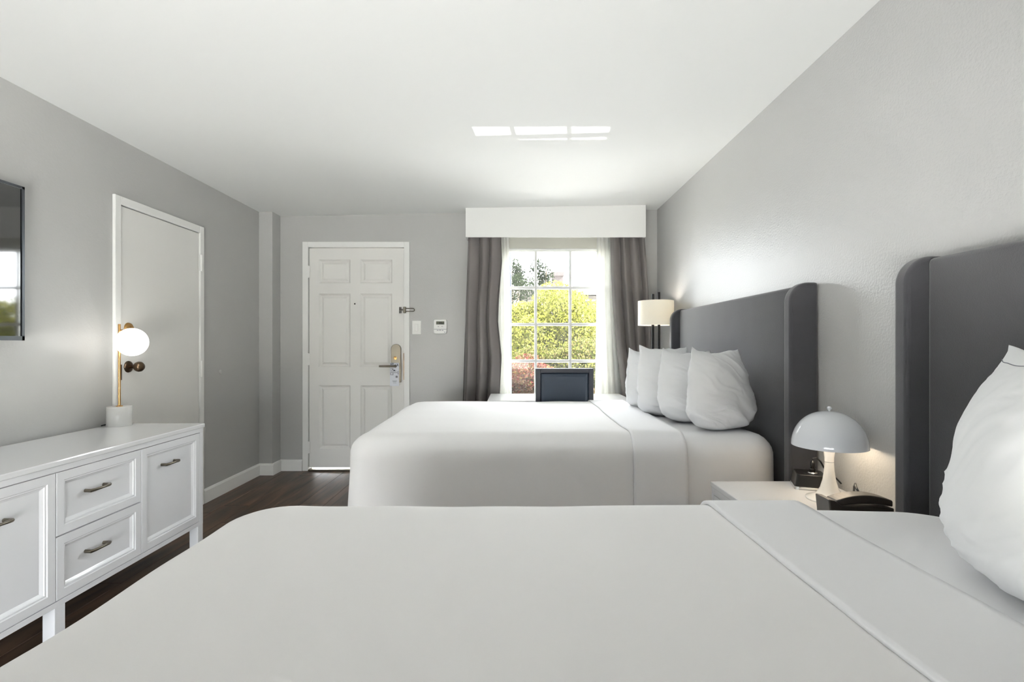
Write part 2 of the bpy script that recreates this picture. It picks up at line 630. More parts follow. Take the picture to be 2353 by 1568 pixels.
for py in (625, 826, 1028):
    h = obj('hinge', T([(EX0 + 0.001, YB - 0.009, PZ(py + 14, YB)), (EX0 + 0.001, YB - 0.009, PZ(py - 14, YB))], 0.008, 12), M_white, d1, smooth=40)
    obj('hinge_leaf', B((EX0 - 0.018, EX0 + 0.018, YB - 0.0175, YB - 0.0155, PZ(py + 13, YB), PZ(py - 13, YB))), M_white, h)
obj('threshold', B((EX0, EX1, YB - 0.02, YB + 0.12, 0, 0.014)), M_nickel, d1, 0.004)
# lock plate with thumb turn and lever
lx0, lx1, lz0, lz1 = PX(899, YB), PX(922, YB), PZ(879, YB), PZ(791, YB)
lr = (lx1 - lx0) / 2
out = [(lx0, lz0), (lx1, lz0)] + [(lx0 + lr + lr * math.cos(a), lz1 - lr + lr * math.sin(a)) for a in np.linspace(0, PI, 17)]
lock = obj('lock_plate', prism(out, face_back, -0.004, 0.016), M_nickel, d1, 0.004)
tx, tz = PX(909, YB), PZ(823, YB)
obj('thumb_turn', lathe(lathe(bmesh.new(), (tx, YB - 0.016, tz), [(0, 0.006), (0.014, 0.005), (0.016, 0)], 20, 'Y'), (tx, YB - 0.02, tz), [(0, 0.022), (0.008, 0.02), (0.009, 0)], 14, 'Y'), M_brass, lock, smooth=40)
hz = PZ(841.5, YB)
hx = PX(910, YB)
lev = tube(bmesh.new(), [(hx, YB - 0.012, hz), (hx, YB - 0.05, hz), (hx - 0.006, YB - 0.058, hz), (hx - 0.03, YB - 0.06, hz), (PX(875, YB), YB - 0.06, hz)], [0.012, 0.011, 0.0105, 0.0095, 0.009], 14)
obj('lever', lev, M_dnickel, lock, smooth=50)
obj('strike_plate', B((EX1 - 0.004, EX1 + 0.003, YB - 0.0175, YB + 0.004, PZ(873, YB), PZ(812, YB))), M_bronze, d1)
# swing bar guard
gz = PZ(713, YB)
obj('guard_plate', B((PX(917, YB), PX(923, YB), YB - 0.004, YB + 0.004, gz - 0.03, gz + 0.03)), M_chrome, d1, 0.002)
obj('guard_stud', lathe(T([(PX(920, YB), YB, gz), (PX(920, YB), YB - 0.03, gz), (PX(926, YB), YB - 0.032, gz)], 0.005), (PX(926, YB), YB - 0.032, gz), [(0, -0.009), (0.009, 0), (0, 0.009)], 12), M_nickel, d1, smooth=40)
obj('guard_hinge', B((PX(928, YB), PX(934, YB), YB - 0.034, YB - 0.016, gz - 0.029, gz + 0.029)), M_nickel, d1, 0.004)
u = []
xa, xb, hh = PX(934, YB), PX(954, YB), 0.0125
u += [(xa, YB - 0.03, gz + hh + 0.002), (xb - 0.014, YB - 0.03, gz + hh)]
u += [(xb - 0.014 + 0.013 * math.sin(a), YB - 0.03, gz + hh * math.cos(a)) for a in np.linspace(0.2, PI - 0.2, 9)]
u += [(xb - 0.014, YB - 0.03, gz - hh), (xa, YB - 0.03, gz - hh - 0.002)]
obj('guard_bar', T(u, 0.0042, 8), M_nickel, d1, smooth=50)

# card hanging from the lever
hgx0, hgx1, hgz0, hgz1 = PX(897, YB) + 0.002, PX(918, YB) + 0.001, PZ(887, YB), PZ(834, YB)
yc = YB - 0.026
hcx = hx
circ = [(hx + 0.0145 * math.cos(a), hz + 0.0145 * math.sin(a)) for a in np.linspace(0, 2 * PI, 24, endpoint=False)]
bm = bmesh.new()
fr = [[], []]
for side, yy in enumerate((yc, yc + 0.0012)):
    outer = [(hgx1, hz), (hgx1, hgz1), (hx, hgz1), (hgx0, hgz1), (hgx0, hz), (hgx0, hgz0), (hx, hgz0), (hgx1, hgz0)]
    inner = [(hx + 0.0145 * math.cos(a), hz + 0.0145 * math.sin(a)) for a in np.linspace(0, 2 * PI, 8, endpoint=False)]
    fr[side] = ([bm.verts.new((a, yy, b)) for a, b in outer], [bm.verts.new((a, yy, b)) for a, b in inner])
    for k in range(8):
        bm.faces.new((fr[side][0][k], fr[side][0][(k + 1) % 8], fr[side][1][(k + 1) % 8], fr[side][1][k]))
for w_ in (0, 1):
    for k in range(8):
        bm.faces.new((fr[0][w_][k], fr[0][w_][(k + 1) % 8], fr[1][w_][(k + 1) % 8], fr[1][w_][k]))
bmesh.ops.recalc_face_normals(bm, faces=bm.faces)
hang = prop(thing('door_hanger', ((hgx0 + hgx1) / 2, yc, hgz0)), 'white paper hang tag with dark blue print on the entry door lever', 'door hanger')
obj('card', bm, M_paper, hang)


def hprint(x0, x1, y0, y1, name='print', m=None):   # crop pixels of the card -> print on it
    X = lambda v: PX(880 + v / 13.07, YB) + 0.001
    Z = lambda v: PZ(780 + v / 13.07, YB)
    return (X(x0), X(x1), yc - 0.0004, yc + 0.0002, Z(y1), Z(y0))


prop(obj('printed_heading', B(hprint(250, 268, 715, 770), hprint(285, 300, 715, 770), hprint(300, 320, 715, 728), hprint(320, 335, 715, 760),
                         hprint(240, 330, 880, 890), hprint(300, 322, 880, 915), hprint(330, 380, 915, 945), hprint(240, 410, 943, 953),
                         hprint(440, 490, 962, 972), hprint(240, 475, 995, 1005), hprint(240, 330, 1058, 1068), hprint(240, 250, 1005, 1060),
                         hprint(312, 324, 1000, 1064), hprint(462, 474, 1000, 1055)), M_ink, hang), kind='stuff')
obj('printed_cross', prism([(PX(880 + a / 13.07, YB), PZ(780 + b / 13.07, YB)) for a, b in ((432, 722), (446, 722), (462, 755), (476, 722), (488, 722), (470, 765), (490, 808), (476, 808), (462, 778), (446, 808), (432, 808), (452, 765))],
                           lambda a, b, d: (a, d, b), yc - 0.0004, yc + 0.0002), M_ink, hang)
obj('printed_emblem', B(hprint(398, 455, 1095, 1112), hprint(398, 412, 1095, 1150), hprint(441, 455, 1095, 1150), hprint(398, 455, 1134, 1150), hprint(420, 434, 1112, 1126)), M_ink, hang)
obj('printed_small_lines', B(hprint(300, 440, 1243, 1254), hprint(315, 412, 1268, 1278), hprint(320, 425, 1308, 1314)), M_inkgrey, hang)

# ---- flat door in the left wall
d2 = thing('door_2', (XL, (DY0 + DY1) / 2, 0), 'plain white flat door in the left wall behind the dresser', None, None, 'structure')
cf = 0.046
obj('door_casing', B((XL, XL + 0.018, DY0 - cf, DY0, 0, DZ + 0.05), (XL, XL + 0.018, DY1, DY1 + cf, 0, DZ + 0.05), (XL, XL + 0.018, DY0, DY1, DZ, DZ + 0.05)), M_white, d2, 0.003)
obj('leak_backing', B((XL - 0.19, XL - 0.06, DY0 - 0.004, DY1 + 0.004, 0, DZ + 0.004)), M_dark, d2)  # dark backing added to stop light leaking round the slab
obj('door_slab', B((XL - 0.04, XL + 0.008, DY0 + 0.003, DY1 - 0.003, 0.012, DZ - 0.004)), M_door, d2, 0.002)
for zc_ in (1.18 + 188 / 1176 * 3.75, 1.18 - 55 / 1176 * 3.75, 0.22):
    h = obj('hinge', T([(XL + 0.024, DY1 + 0.002, zc_ - 0.06), (XL + 0.024, DY1 + 0.002, zc_ + 0.06)], 0.008, 12), M_white, d2, smooth=40)
    obj('hinge_leaf', B((XL + 0.0175, XL + 0.0205, DY1 - 0.02, DY1 + 0.026, zc_ - 0.057, zc_ + 0.057)), M_white, h)
ky = 3.055
kz = 1.05
kn = obj('knob_rosette', L((XL + 0.008, ky, kz), [(0, 0.012), (0.022, 0.012), (0.033, 0.007), (0.035, 0)], 32, 'X'), M_bronze, d2, smooth=50)
obj('knob', L((XL + 0.008, ky, kz), [(0.012, 0.008), (0.012, 0.035), (0.018, 0.04), (0.027, 0.05), (0.031, 0.063), (0.029, 0.076), (0.02, 0.087), (0.008, 0.091), (0, 0.0915)], 32, 'X'), M_bronze, kn, smooth=True)
dz2 = 1.279
db = obj('deadbolt_rosette', L((XL + 0.008, ky, dz2), [(0, 0.016), (0.024, 0.016), (0.031, 0.010), (0.034, 0)], 32, 'X'), M_brass, d2, smooth=50)
obj('deadbolt_turn', L((XL + 0.02, ky, dz2), [(0.012, 0.0), (0.011, 0.016), (0, 0.018)], 20, 'X'), M_brass, db, smooth=50)
obj('latch_plate', B((XL + 0.007, XL + 0.0195, DY0 - 0.006, DY0 + 0.002, 0.975, 1.065)), M_bronze, d2)

# ---- window
yg = YB + 0.075
sc_w = 4.875
cols = [PX(v, sc_w) for v in (1152, 1231, 1310, 1389)]
rws = [PZ(v, sc_w) for v in (914, 830, 746, 662, 577)]
w1 = thing('window_1', ((WX0 + WX1) / 2, YB + 0.08, WZ0), 'white divided-light window in the back wall above the desk', None, None, 'structure')
y0, y1 = yg - 0.02, yg + 0.02
obj('window_frame', B((WX0, cols[0] + 0.008, y0 - 0.01, y1 + 0.02, WZ0, WZ1), (cols[3] - 0.008, WX1, y0 - 0.01, y1 + 0.02, WZ0, WZ1),
                      (cols[0], cols[3], y0 - 0.01, y1 + 0.02, rws[4] - 0.008, WZ1), (cols[0], cols[3], y0 - 0.01, y1 + 0.02, WZ0, rws[0] + 0.008)), M_white, w1, 0.003)
for c in cols[1:3]:
    obj('muntin', B((c - 0.012, c + 0.012, y0, y1, rws[0], rws[4])), M_white, w1, 0.004)
for k, r in enumerate(rws[1:4]):
    obj('muntin', B((cols[0], cols[3], y0 + 0.001, y1 - 0.001, r - 0.013, r + 0.013)), M_white, w1, 0.004)
for i in range(3):
    for k in range(4):
        obj('pane', B((cols[i] + 0.004, cols[i + 1] - 0.004, yg - 0.002, yg + 0.002, rws[k] + 0.004, rws[k + 1] - 0.004)), M_glass, w1)
obj('window_sill', B((WX0 - 0.03, WX1 + 0.03, YB - 0.03, YB + 0.05, WZ0 - 0.022, WZ0 + 0.002)), M_white, w1, 0.004)
obj('window_casing', B((WX0 - 0.05, WX0, YB - 0.012, YB, WZ0, WZ1), (WX1, WX1 + 0.05, YB - 0.012, YB, WZ0, WZ1)), M_white, w1, 0.003)

# ------------------------------------------------------------------ beds
BX0 = -0.786
BX1 = 1.262


def bed_grid(y0, y1, z0, z1, off, step=0.028, seed=0, drape=0.0):
    """Rounded mattress skin as a bmesh without underside; off lies it that far outside."""
    x0, x1, y0, y1, z1 = BX0 - off, BX1 + off * 0.2, y0 - off, y1 + off, z1 + off
    Rp, r = (0.15 if seed < 5 else 0.21), 0.095 + off
    nx, ny, nz = int((x1 - x0) / step), int((y1 - y0) / step), max(4, int((z1 - z0) / step))
    bm = bmesh.new()
    vd = {}

    def vert(i, j, k):
        key = (i, j, k)
        if key in vd:
            return vd[key]
        x, y, z = x0 + (x1 - x0) * i / nx, y0 + (y1 - y0) * j / ny, z0 + (z1 - z0) * k / nz
        cx, cy = min(max(x, x0 + Rp), x1 - Rp), min(max(y, y0 + Rp), y1 - Rp)
        dx, dy = x - cx, y - cy
        if dx and dy:
            l2, li = math.hypot(dx, dy), max(abs(dx), abs(dy))
            dx, dy = dx * li / l2, dy * li / l2
            x, y = cx + dx, cy + dy
            l2 = math.hypot(dx, dy)
            e, n = Rp - l2, (dx / l2, dy / l2)
        else:
            e, n = min((x - x0, (-1, 0)), (x1 - x, (1, 0)), (y - y0, (0, -1)), (y1 - y, (0, 1)))
        h = z1 - z
        if e < r and h < r:
            a, b = r - e, r - h
            l2 = math.hypot(a, b)
            if l2 > 0:
                f = max(a, b) / l2
                e2, h2 = r - a * f, r - b * f
                x, y = x + n[0] * (e - e2), y + n[1] * (e - e2)
                z = z1 - h2
        # settle: long soft undulations shared by every layer
        q = Vector((x * 1.1 + seed, y * 1.3, 3.1))
        top = min(1, max(0, (z - (z1 - 0.25)) / 0.25))
        z += top * (0.014 * mnoise.noise(q) + 0.005 * mnoise.noise(q * 3.3)) - 0.010 * top * max(0, 1 - e / 0.22) ** 2
        low = 1 - top
        wv = 0.012 * mnoise.noise(Vector((x * 1.6, y * 1.6 + seed, z * 1.2))) * low
        wv += drape * (0.010 * mnoise.noise(Vector((x * 9, y * 9 + seed, z * 0.8))) * min(1, low * 2))
        corner = max(0, 1 - math.hypot(x - x0, min(abs(y - y0), abs(y - y1))) / 0.30)
        wv += drape * corner * 0.022 * math.sin((x + y) * 60 + z * 7) * low * 0.6
        x, y = x + n[0] * wv, y + n[1] * wv
        vd[key] = bm.verts.new((x, y, z))
        return vd[key]

    for i in range(nx):
        for j in range(ny):
            bm.faces.new((vert(i, j, nz), vert(i + 1, j, nz), vert(i + 1, j + 1, nz), vert(i, j + 1, nz)))
    for k in range(nz):
        for i in range(nx):
            bm.faces.new((vert(i, 0, k), vert(i + 1, 0, k), vert(i + 1, 0, k + 1), vert(i, 0, k + 1)))
            bm.faces.new((vert(i, ny, k), vert(i, ny, k + 1), vert(i + 1, ny, k + 1), vert(i + 1, ny, k)))
        for j in range(ny):
            bm.faces.new((vert(0, j, k), vert(0, j, k + 1), vert(0, j + 1, k + 1), vert(0, j + 1, k)))
            bm.faces.new((vert(nx, j, k), vert(nx, j + 1, k), vert(nx, j + 1, k + 1), vert(nx, j, k + 1)))
    bmesh.ops.recalc_face_normals(bm, faces=bm.faces)
    return bm


def cut(bm, x, keep_low):
    g = bm.verts[:] + bm.edges[:] + bm.faces[:]
    bmesh.ops.bisect_plane(bm, geom=g, plane_co=(x, 0, 0), plane_no=(1, 0, 0), clear_outer=keep_low, clear_inner=not keep_low)
    return bm


XF0, XF1 = 0.548, 0.796


def make_bed(y0, y1, hb0, hb1, ztop, seed, lab, lab2, lab3):
    t = thing('bed', ((BX0 + BX1) / 2, (y0 + y1) / 2, 0), lab, 'bed')
    obj('base', B((BX0 + 0.05, BX1, y0 + 0.03, y1 - 0.03, 0.06, 0.30)), M_velvet, t, 0.01)
    for x in (BX0 + 0.12, BX1 - 0.12):
        for y in (y0 + 0.12, y1 - 0.12):
            obj('leg', L((x, y, 0), [(0, 0), (0.022, 0), (0.028, 0.06), (0, 0.06)], 16), M_blackmetal, t, smooth=40)
    m = bed_grid(y0, y1, 0.30, ztop, 0.0, seed=seed)
    obj('mattress', m, M_sheet, t, smooth=True)
    # headboard: padded panel between two rounded wings
    xf = 1.218
    pn = obj('headboard', B((1.280, XR - 0.004, hb0 + 0.057, hb1 - 0.057, 0.02, 1.448)), M_velvet, t, 0.016, smooth=True, seg=4)
    for ya, yb in ((hb0, hb0 + 0.058), (hb1 - 0.058, hb1)):
        rr = 0.085
        o = [(XR - 0.002, 0.02), (xf, 0.02)] + [(xf + rr - rr * math.cos(a), 1.457 - rr + rr * math.sin(a)) for a in np.linspace(0, PI / 2, 14)] + [(XR - 0.002, 1.457)]
        obj('wing', prism(o, lambda a, b, d: (a, d, b), ya, yb), M_velvet, pn, 0.014, smooth=60, seg=4)
    c = cut(bed_grid(y0, y1, 0.10, ztop, 0.013, seed=seed, drape=1.0), XF0 + 0.02, True)
    prop(obj('bedspread', c, M_spread, None, smooth=True, solid=0.009), lab2, 'bedspread')
    f = cut(cut(bed_grid(y0, y1, 0.13, ztop, 0.0245, step=0.022, seed=seed, drape=0.8), XF0, False), XF1, True)
    for v in f.verts:                       # pulled creases in the turned-back sheet
        top = min(1, max(0, (ztop - 0.02 - v.co.z) / 0.1))
        v.co.y += (-1 if v.co.y < (y0 + y1) / 2 else 1) * 0.006 * top * mnoise.noise(Vector((v.co.x * 34, v.co.z * 2.0, seed + 3)))
        v.co.x += 0.012 * mnoise.noise(Vector((v.co.y * 2.2 + seed, v.co.z * 2.2, 1.7)))
    prop(obj('top_sheet', f, M_sheet, None, smooth=True, solid=0.010), lab3, 'sheet')
    return t


make_bed(2.372, 3.862, 2.253, 4.003, 0.752, 1.3,
         'queen bed nearer the window with charcoal velvet winged headboard', 'white bedspread draped over the bed nearer the window', 'white sheet turned back across the bed nearer the window')
make_bed(0.036, 1.512, -0.107, 1.643, 0.720, 7.7,
         'closest bed filling the foreground with charcoal velvet winged headboard', 'white bedspread spread over the foreground bed', 'white sheet turned back across the foreground bed')


def pillow(c, yaw, lean, W, H, Tk, seed, label, group=None, hem=0, calm=1.0):
    """Stuffed pillow on its long edge: c is the middle of its base, width along yaw, leaning back."""
    n = 84
    rot = Matrix.Rotation(yaw, 3, 'Z') @ Matrix.Rotation(-lean, 3, 'X')
    bm = bmesh.new()
    grid = {}
    N = mnoise.noise
    for s in (-1, 1):
        for i in range(n + 1):
            for j in range(n + 1):
                edge = i in (0, n) or j in (0, n)
                if edge and s == 1:
                    grid[(s, i, j)] = grid[(-1, i, j)]
                    continue
                u_, v_ = 2 * i / n - 1, 2 * j / n - 1
                u_, v_ = math.sin(u_ * PI / 2) * 0.5 + u_ * 0.5, math.sin(v_ * PI / 2) * 0.5 + v_ * 0.5
                pu = max(0, 1 - abs(u_) ** 2.4) ** 0.6
                pv = max(0, 1 - abs(v_) ** (2.0 if v_ > 0 else 5.0)) ** (0.66 if v_ > 0 else 0.5)
                th = Tk / 2 * pu * pv * (1.06 - 0.24 * v_)
                wd = W / 2 * (0.885 + 0.14 * (1 - (v_ + 0.35) ** 2 / 1.6))
                tuck = max(0, -v_ - 0.5) / 0.5
                wd *= 1 - 0.15 * tuck ** 2
                x = wd * u_
                z = H * (v_ + 1) / 2
                z += 0.016 * (u_ < 0) * abs(u_) ** 4 * max(0, v_) ** 4 - 0.016 * (1 - u_ * u_) * max(0, v_) ** 3
                z += 0.05 * tuck * abs(u_) ** 3
                q = Vector((x * 4 + seed, z * 4, s * 1.7))
                # long soft folds sweeping down from one upper corner, warped
                wx = x + 0.05 * N(Vector((x * 6 + seed, z * 6, 2)))
                wz = z + 0.05 * N(Vector((x * 6, z * 6 + seed, 5)))
                f1 = N(Vector((wx * 5 + wz * 9 + seed, wx * 2.5 - wz * 2.0, s * 2)))
                f2 = N(Vector((wx * 16 + wz * 24 + seed, wx * 5 - wz * 5, s * 3)))
                ridge = (1 - abs(f1) * 2.4) * 0.018 + max(0, 1 - abs(f2) * 4) * 0.010
                low = 0.45 + 0.75 * max(0, -v_ + 0.1)
                flat = min(1, (pu * pv) * 1.5)
                y = s * th + s * flat * (0.014 * N(q) + ridge * low * calm)
                # short gathers along the seams
                du, dv = (1 - abs(u_)) * W / 2, (1 - abs(v_)) * H / 2
                ga = 0.010 * N(Vector((z * 34, seed, s))) * math.exp(-du / 0.05) + 0.007 * N(Vector((x * 34, seed, s + 4))) * math.exp(-dv / 0.045)
                y += s * ga * calm * min(1, min(du, dv) / 0.012)
                if edge:
                    y += 0.014 * N(Vector((x * 7, z * 7, seed)))
                x *= 1 + 0.022 * calm * abs(u_) ** 6 * N(Vector((z * 13, seed, 1)))
                z += 0.010 * max(0, v_) ** 6 * N(Vector((x * 14, seed, 7)))
                z = max(z, 0.002)
                grid[(s, i, j)] = bm.verts.new(Vector(c) + rot @ Vector((x, y, z)))
    for s in (-1, 1):
        for i in range(n):
            for j in range(n):
                q = [grid[(s, i, j)], grid[(s, i + 1, j)], grid[(s, i + 1, j + 1)], grid[(s, i, j + 1)]]
                bm.faces.new(q if s == -1 else q[::-1])
    bmesh.ops.recalc_face_normals(bm, faces=bm.faces)
    nrm = rot @ Vector((0, hem, 0))
    seam = [grid[(hem or 1, i, int(n * 0.90))].co.copy() + nrm * 0.0005 for i in range(2, n - 1, 2)]
    o = prop(obj('pillow', bm, M_cloth, None, smooth=True), label, 'pillow', group)
    if hem:
        obj('hem_stitching', T(seam, 0.0009, 6), M_inkgrey, o, smooth=True)
    return o


yaw = R(31)
for st, sd, W_, H_, lab in (((0.905, 2.525), 2.4, 0.42, 0.405, 'creased white pillow nearest the dome lamp, front of the row of four'),
                            ((0.835, 2.79), 5.6, 0.45, 0.40, 'white pillow directly behind the creased front pillow, second of the row of four'),
                            ((0.775, 3.03), 8.3, 0.46, 0.42, 'tall-cornered white pillow, third of the row of four counting from the dome lamp'),
                            ((0.77, 3.31), 11.5, 0.46, 0.40, 'white pillow closest to the desk, last of the row of four')):
    cx = st[0] + math.cos(yaw) * W_ / 2
    cy = st[1] + math.sin(yaw) * W_ / 2
    pillow((cx - 0.022, cy - 0.035, 0.750), yaw, R(6), W_, H_, 0.185, sd, lab, 'pillows on the bed nearer the window')
pillow((0.975, 0.945, 0.722), R(62), R(-2), 0.46, 0.46, 0.22, 14.6, 'large white pillow leaning on the foreground headboard at the right edge', hem=1, calm=0.4)

# ------------------------------------------------------------------ dresser
DX0, DX1, DYa, DYb, DZt = -2.286, -1.79, 1.50, 2.95, 0.7275
dr = thing('dresser', ((DX0 + DX1) / 2, (DYa + DYb) / 2, 0), 'white lacquered dresser with moulded doors and drawers under the television', 'dresser')
obj('top', B((DX0, DX1 + 0.008, DYa - 0.008, DYb + 0.008, 0.704, DZt)), M_lactop, dr, 0.004)
obj('body', B((DX0, DX1 - 0.022, DYa + 0.001, DYb - 0.001, 0.150, 0.704), (DX1 - 0.022, DX1, DYa, DYb, 0.680, 0.704), (DX1 - 0.022, DX1, DYa, DYb, 0.150, 0.172),
              (DX1 - 0.022, DX1, DYa, DYa + 0.028, 0.172, 0.680), (DX1 - 0.022, DX1, DYb - 0.028, DYb, 0.172, 0.680)), M_lacq, dr, 0.001)
for yy in (DYa + 0.024, 2.02, DYb - 0.024):
    for xx in (DX0 + 0.03, DX1 - 0.024):
        obj('leg', B((xx - 0.024, xx + 0.024, yy - 0.024, yy + 0.024, 0, 0.150)), M_lacq, dr, 0.002)


def dfront(name, ya, yb, za, zb, handle):
    st = [(0, -0.002), (0.001, 0), (0.034, 0), (0.037, -0.004), (0.043, -0.004), (0.045, -0.008), (0.052, -0.013), (0.055, -0.015)]
    p = obj(name, rings_panel(ya, yb, za, zb, st, lambda a, b, d: (DX1 + d, a, b), -0.02), M_lacq, dr)
    hy, hz_ = handle
    pts = [(DX1 - 0.016, hy - 0.048, hz_), (DX1 + 0.012, hy - 0.05, hz_), (DX1 + 0.018, hy - 0.036, hz_ + 0.001), (DX1 + 0.022, hy, hz_ + 0.002), (DX1 + 0.018, hy + 0.036, hz_ + 0.001), (DX1 + 0.012, hy + 0.05, hz_), (DX1 - 0.016, hy + 0.048, hz_)]
    obj('handle', T(pts, [0.0075, 0.0075, 0.0065, 0.0052, 0.0065, 0.0075, 0.0075], 12), M_dnickel, p, smooth=50)
    return p


ya_, yb_, yc_, yd_ = DYa + 0.030, 2.003, 2.462, DYb - 0.030
zh = lambda px, py: PZ(py, 1.775 * 1176 / (1180 - px))
dfront('door', ya_, yb_ - 0.002, 0.175, 0.677, (1.765, 0.558))
dfront('drawer', yb_ + 0.002, yc_ - 0.002, 0.428, 0.677, (2.205, 0.566))
dfront('drawer', yb_ + 0.002, yc_ - 0.002, 0.175, 0.423, (2.205, 0.310))
dfront('door', yc_ + 0.002, yd_, 0.175, 0.677, (2.672, 0.566))

# ---- globe lamp on the dresser
gx, gy = -2.212, 2.872
g = thing('globe_lamp', (gx, gy, DZt), 'lit white globe lamp with brass rod and marble base on the dresser', 'lamp')
obj('base', L((gx, gy, DZt), [(0, 0), (0.059, 0), (0.060, 0.003), (0.060, 0.105), (0.058, 0.108), (0, 0.108)], 48), M_greymarble, g, smooth=40)
obj('collar', L((gx, gy, DZt + 0.108), [(0.016, 0), (0.016, 0.004), (0.008, 0.006), (0, 0.006)], 24), M_brass, g, smooth=40)
obj('rod', T([(gx, gy, DZt + 0.108), (gx, gy, 1.297)], 0.0068, 16), M_brass, g, smooth=40)
glc = Vector((-2.120, 2.845, 1.196))
cx_ = tube(bmesh.new(), [(gx, gy, 1.262), (gx + 0.04, gy - 0.012, 1.262)], 0.005)
obj('bracket', lathe(cx_, (gx + 0.058, gy - 0.016, 1.25), [(0, 0.024), (0.012, 0.022), (0.016, 0), (0.016, -0.012), (0, -0.012)], 20), M_brass, g, smooth=40)
obj('globe', ball(glc, 0.077, 40), M_globe, g, smooth=True)
obj('cord', T([(gx - 0.045, gy - 0.03, DZt + 0.012), (gx - 0.065, gy - 0.045, DZt + 0.006), (gx - 0.072, gy - 0.03, DZt + 0.004)], 0.003, 8), M_black, g, smooth=True)

# ---- television
tv = thing('television', (-2.27, 1.73, 1.20), 'flat black television on the left wall with a thin grey bezel', 'television')
ty0, ty1, tz0, tz1 = 1.115, 2.352, 1.200, 1.905
obj('back_shell', B((XL + 0.03, -2.256, ty0 + 0.004, ty1 - 0.004, tz0 + 0.004, tz1 - 0.004)), M_black, tv, 0.004)
obj('wall_bracket', B((XL + 0.001, XL + 0.031, 1.5, 1.95, 1.4, 1.7)), M_blackmetal, tv)
obj('bezel', B((-2.256, -2.246, ty0, ty0 + 0.012, tz0, tz1), (-2.256, -2.246, ty1 - 0.012, ty1, tz0, tz1), (-2.256, -2.246, ty0, ty1, tz1 - 0.012, tz1), (-2.256, -2.246, ty0, ty1, tz0, tz0 + 0.02)), M_tvframe, tv)
obj('screen', B((-2.2558, -2.2505, ty0 + 0.011, ty1 - 0.011, tz0 + 0.019, tz1 - 0.011)), M_screen, tv)

# ---- small wall fittings
bz, by = 0.967, 4.03
bp = thing('door_bumper', (XL, by, bz - 0.02), 'small round white bumper stuck on the left wall past the flat door', 'door bumper')
obj('disc', L((XL, by, bz), [(0, 0.010), (0.010, 0.009), (0.017, 0.006), (0.020, 0)], 24, 'X'), M_wall, bp, smooth=True)

sw = thing('light_switch', (PX(957.5, YB), YB, PZ(769, YB)), 'white rocker light switch beside the entry door', 'switch')
obj('plate', B((PX(947.3, YB), PX(968, YB), YB - 0.006, YB, PZ(769, YB), PZ(737, YB))), M_plastic, sw, 0.003)
obj('rocker', B((PX(953.6, YB), PX(961, YB), YB - 0.010, YB - 0.005, PZ(761.3, YB), PZ(745.3, YB))), M_plastic, sw, 0.002)

tx0, tx1, tz0_, tz1_ = PX(997.3, YB), PX(1027.4, YB), PZ(767.2, YB), PZ(734.4, YB)
th = thing('thermostat', ((tx0 + tx1) / 2, YB, tz0_), 'white wall thermostat with grey display left of the curtain', 'thermostat')
tcx, tw, tmid, thh = (tx0 + tx1) / 2, (tx1 - tx0) / 2, (tz0_ + tz1_) / 2, (tz1_ - tz0_) / 2
outl = [(tcx + tw * (1 - 0.05 * abs(math.sin(a)) ** 2) * math.copysign(abs(math.cos(a)) ** 0.18, math.cos(a)), tmid + thh * math.copysign(abs(math.sin(a)) ** 0.22, math.sin(a)) * (1 + 0.0)) for a in np.linspace(0, 2 * PI, 56, endpoint=False)]
obj('body', prism(outl, face_back, 0, 0.026), M_plastic, th, 0.004)
cpx = lambda v: PX(860 + v / 7.125, YB)
cpz = lambda v: PZ(680 + v / 7.125, YB)
obj('display', B((cpx(1020), cpx(1153), YB - 0.0268, YB - 0.02, cpz(472), cpz(422))), M_lcd, th)
obj('display_digits', B((cpx(1070), cpx(1086), YB - 0.0272, YB - 0.026, cpz(462), cpz(434)), (cpx(1094), cpx(1110), YB - 0.0272, YB - 0.026, cpz(462), cpz(434)), (cpx(1116), cpx(1130), YB - 0.0272, YB - 0.026, cpz(466), cpz(450))), M_dark, th)
for a in (1055, 1118):
    bt = obj('button', B((cpx(a - 26), cpx(a + 26), YB - 0.0285, YB - 0.02, cpz(520), cpz(492))), M_plastic, th, 0.0015)
    up = 1 if a < 1100 else -1
    obj('arrow', prism([(cpx(a - 8), cpz(506 + 6 * up)), (cpx(a + 8), cpz(506 + 6 * up)), (cpx(a), cpz(506 - 7 * up))], face_back, 0.028, 0.0289), M_ink, bt)
obj('seam', B((cpx(984), cpx(1188), YB - 0.0264, YB - 0.02, cpz(553), cpz(547))), M_inkgrey, th)
obj('finger_slot', B((cpx(1030), cpx(1060), YB - 0.0264, YB - 0.02, cpz(571), cpz(563)), (cpx(1072), cpx(1096), YB - 0.0264, YB - 0.02, cpz(571), cpz(560)), (cpx(1108), cpx(1138), YB - 0.0264, YB - 0.02, cpz(571), cpz(563))), M_inkgrey, th)
obj('emblem', L((cpx(1160), YB - 0.026, cpz(598)), [(0, 0.001), (0.004, 0.001), (0.004, 0)], 12, 'Y'), M_inkgrey, th)

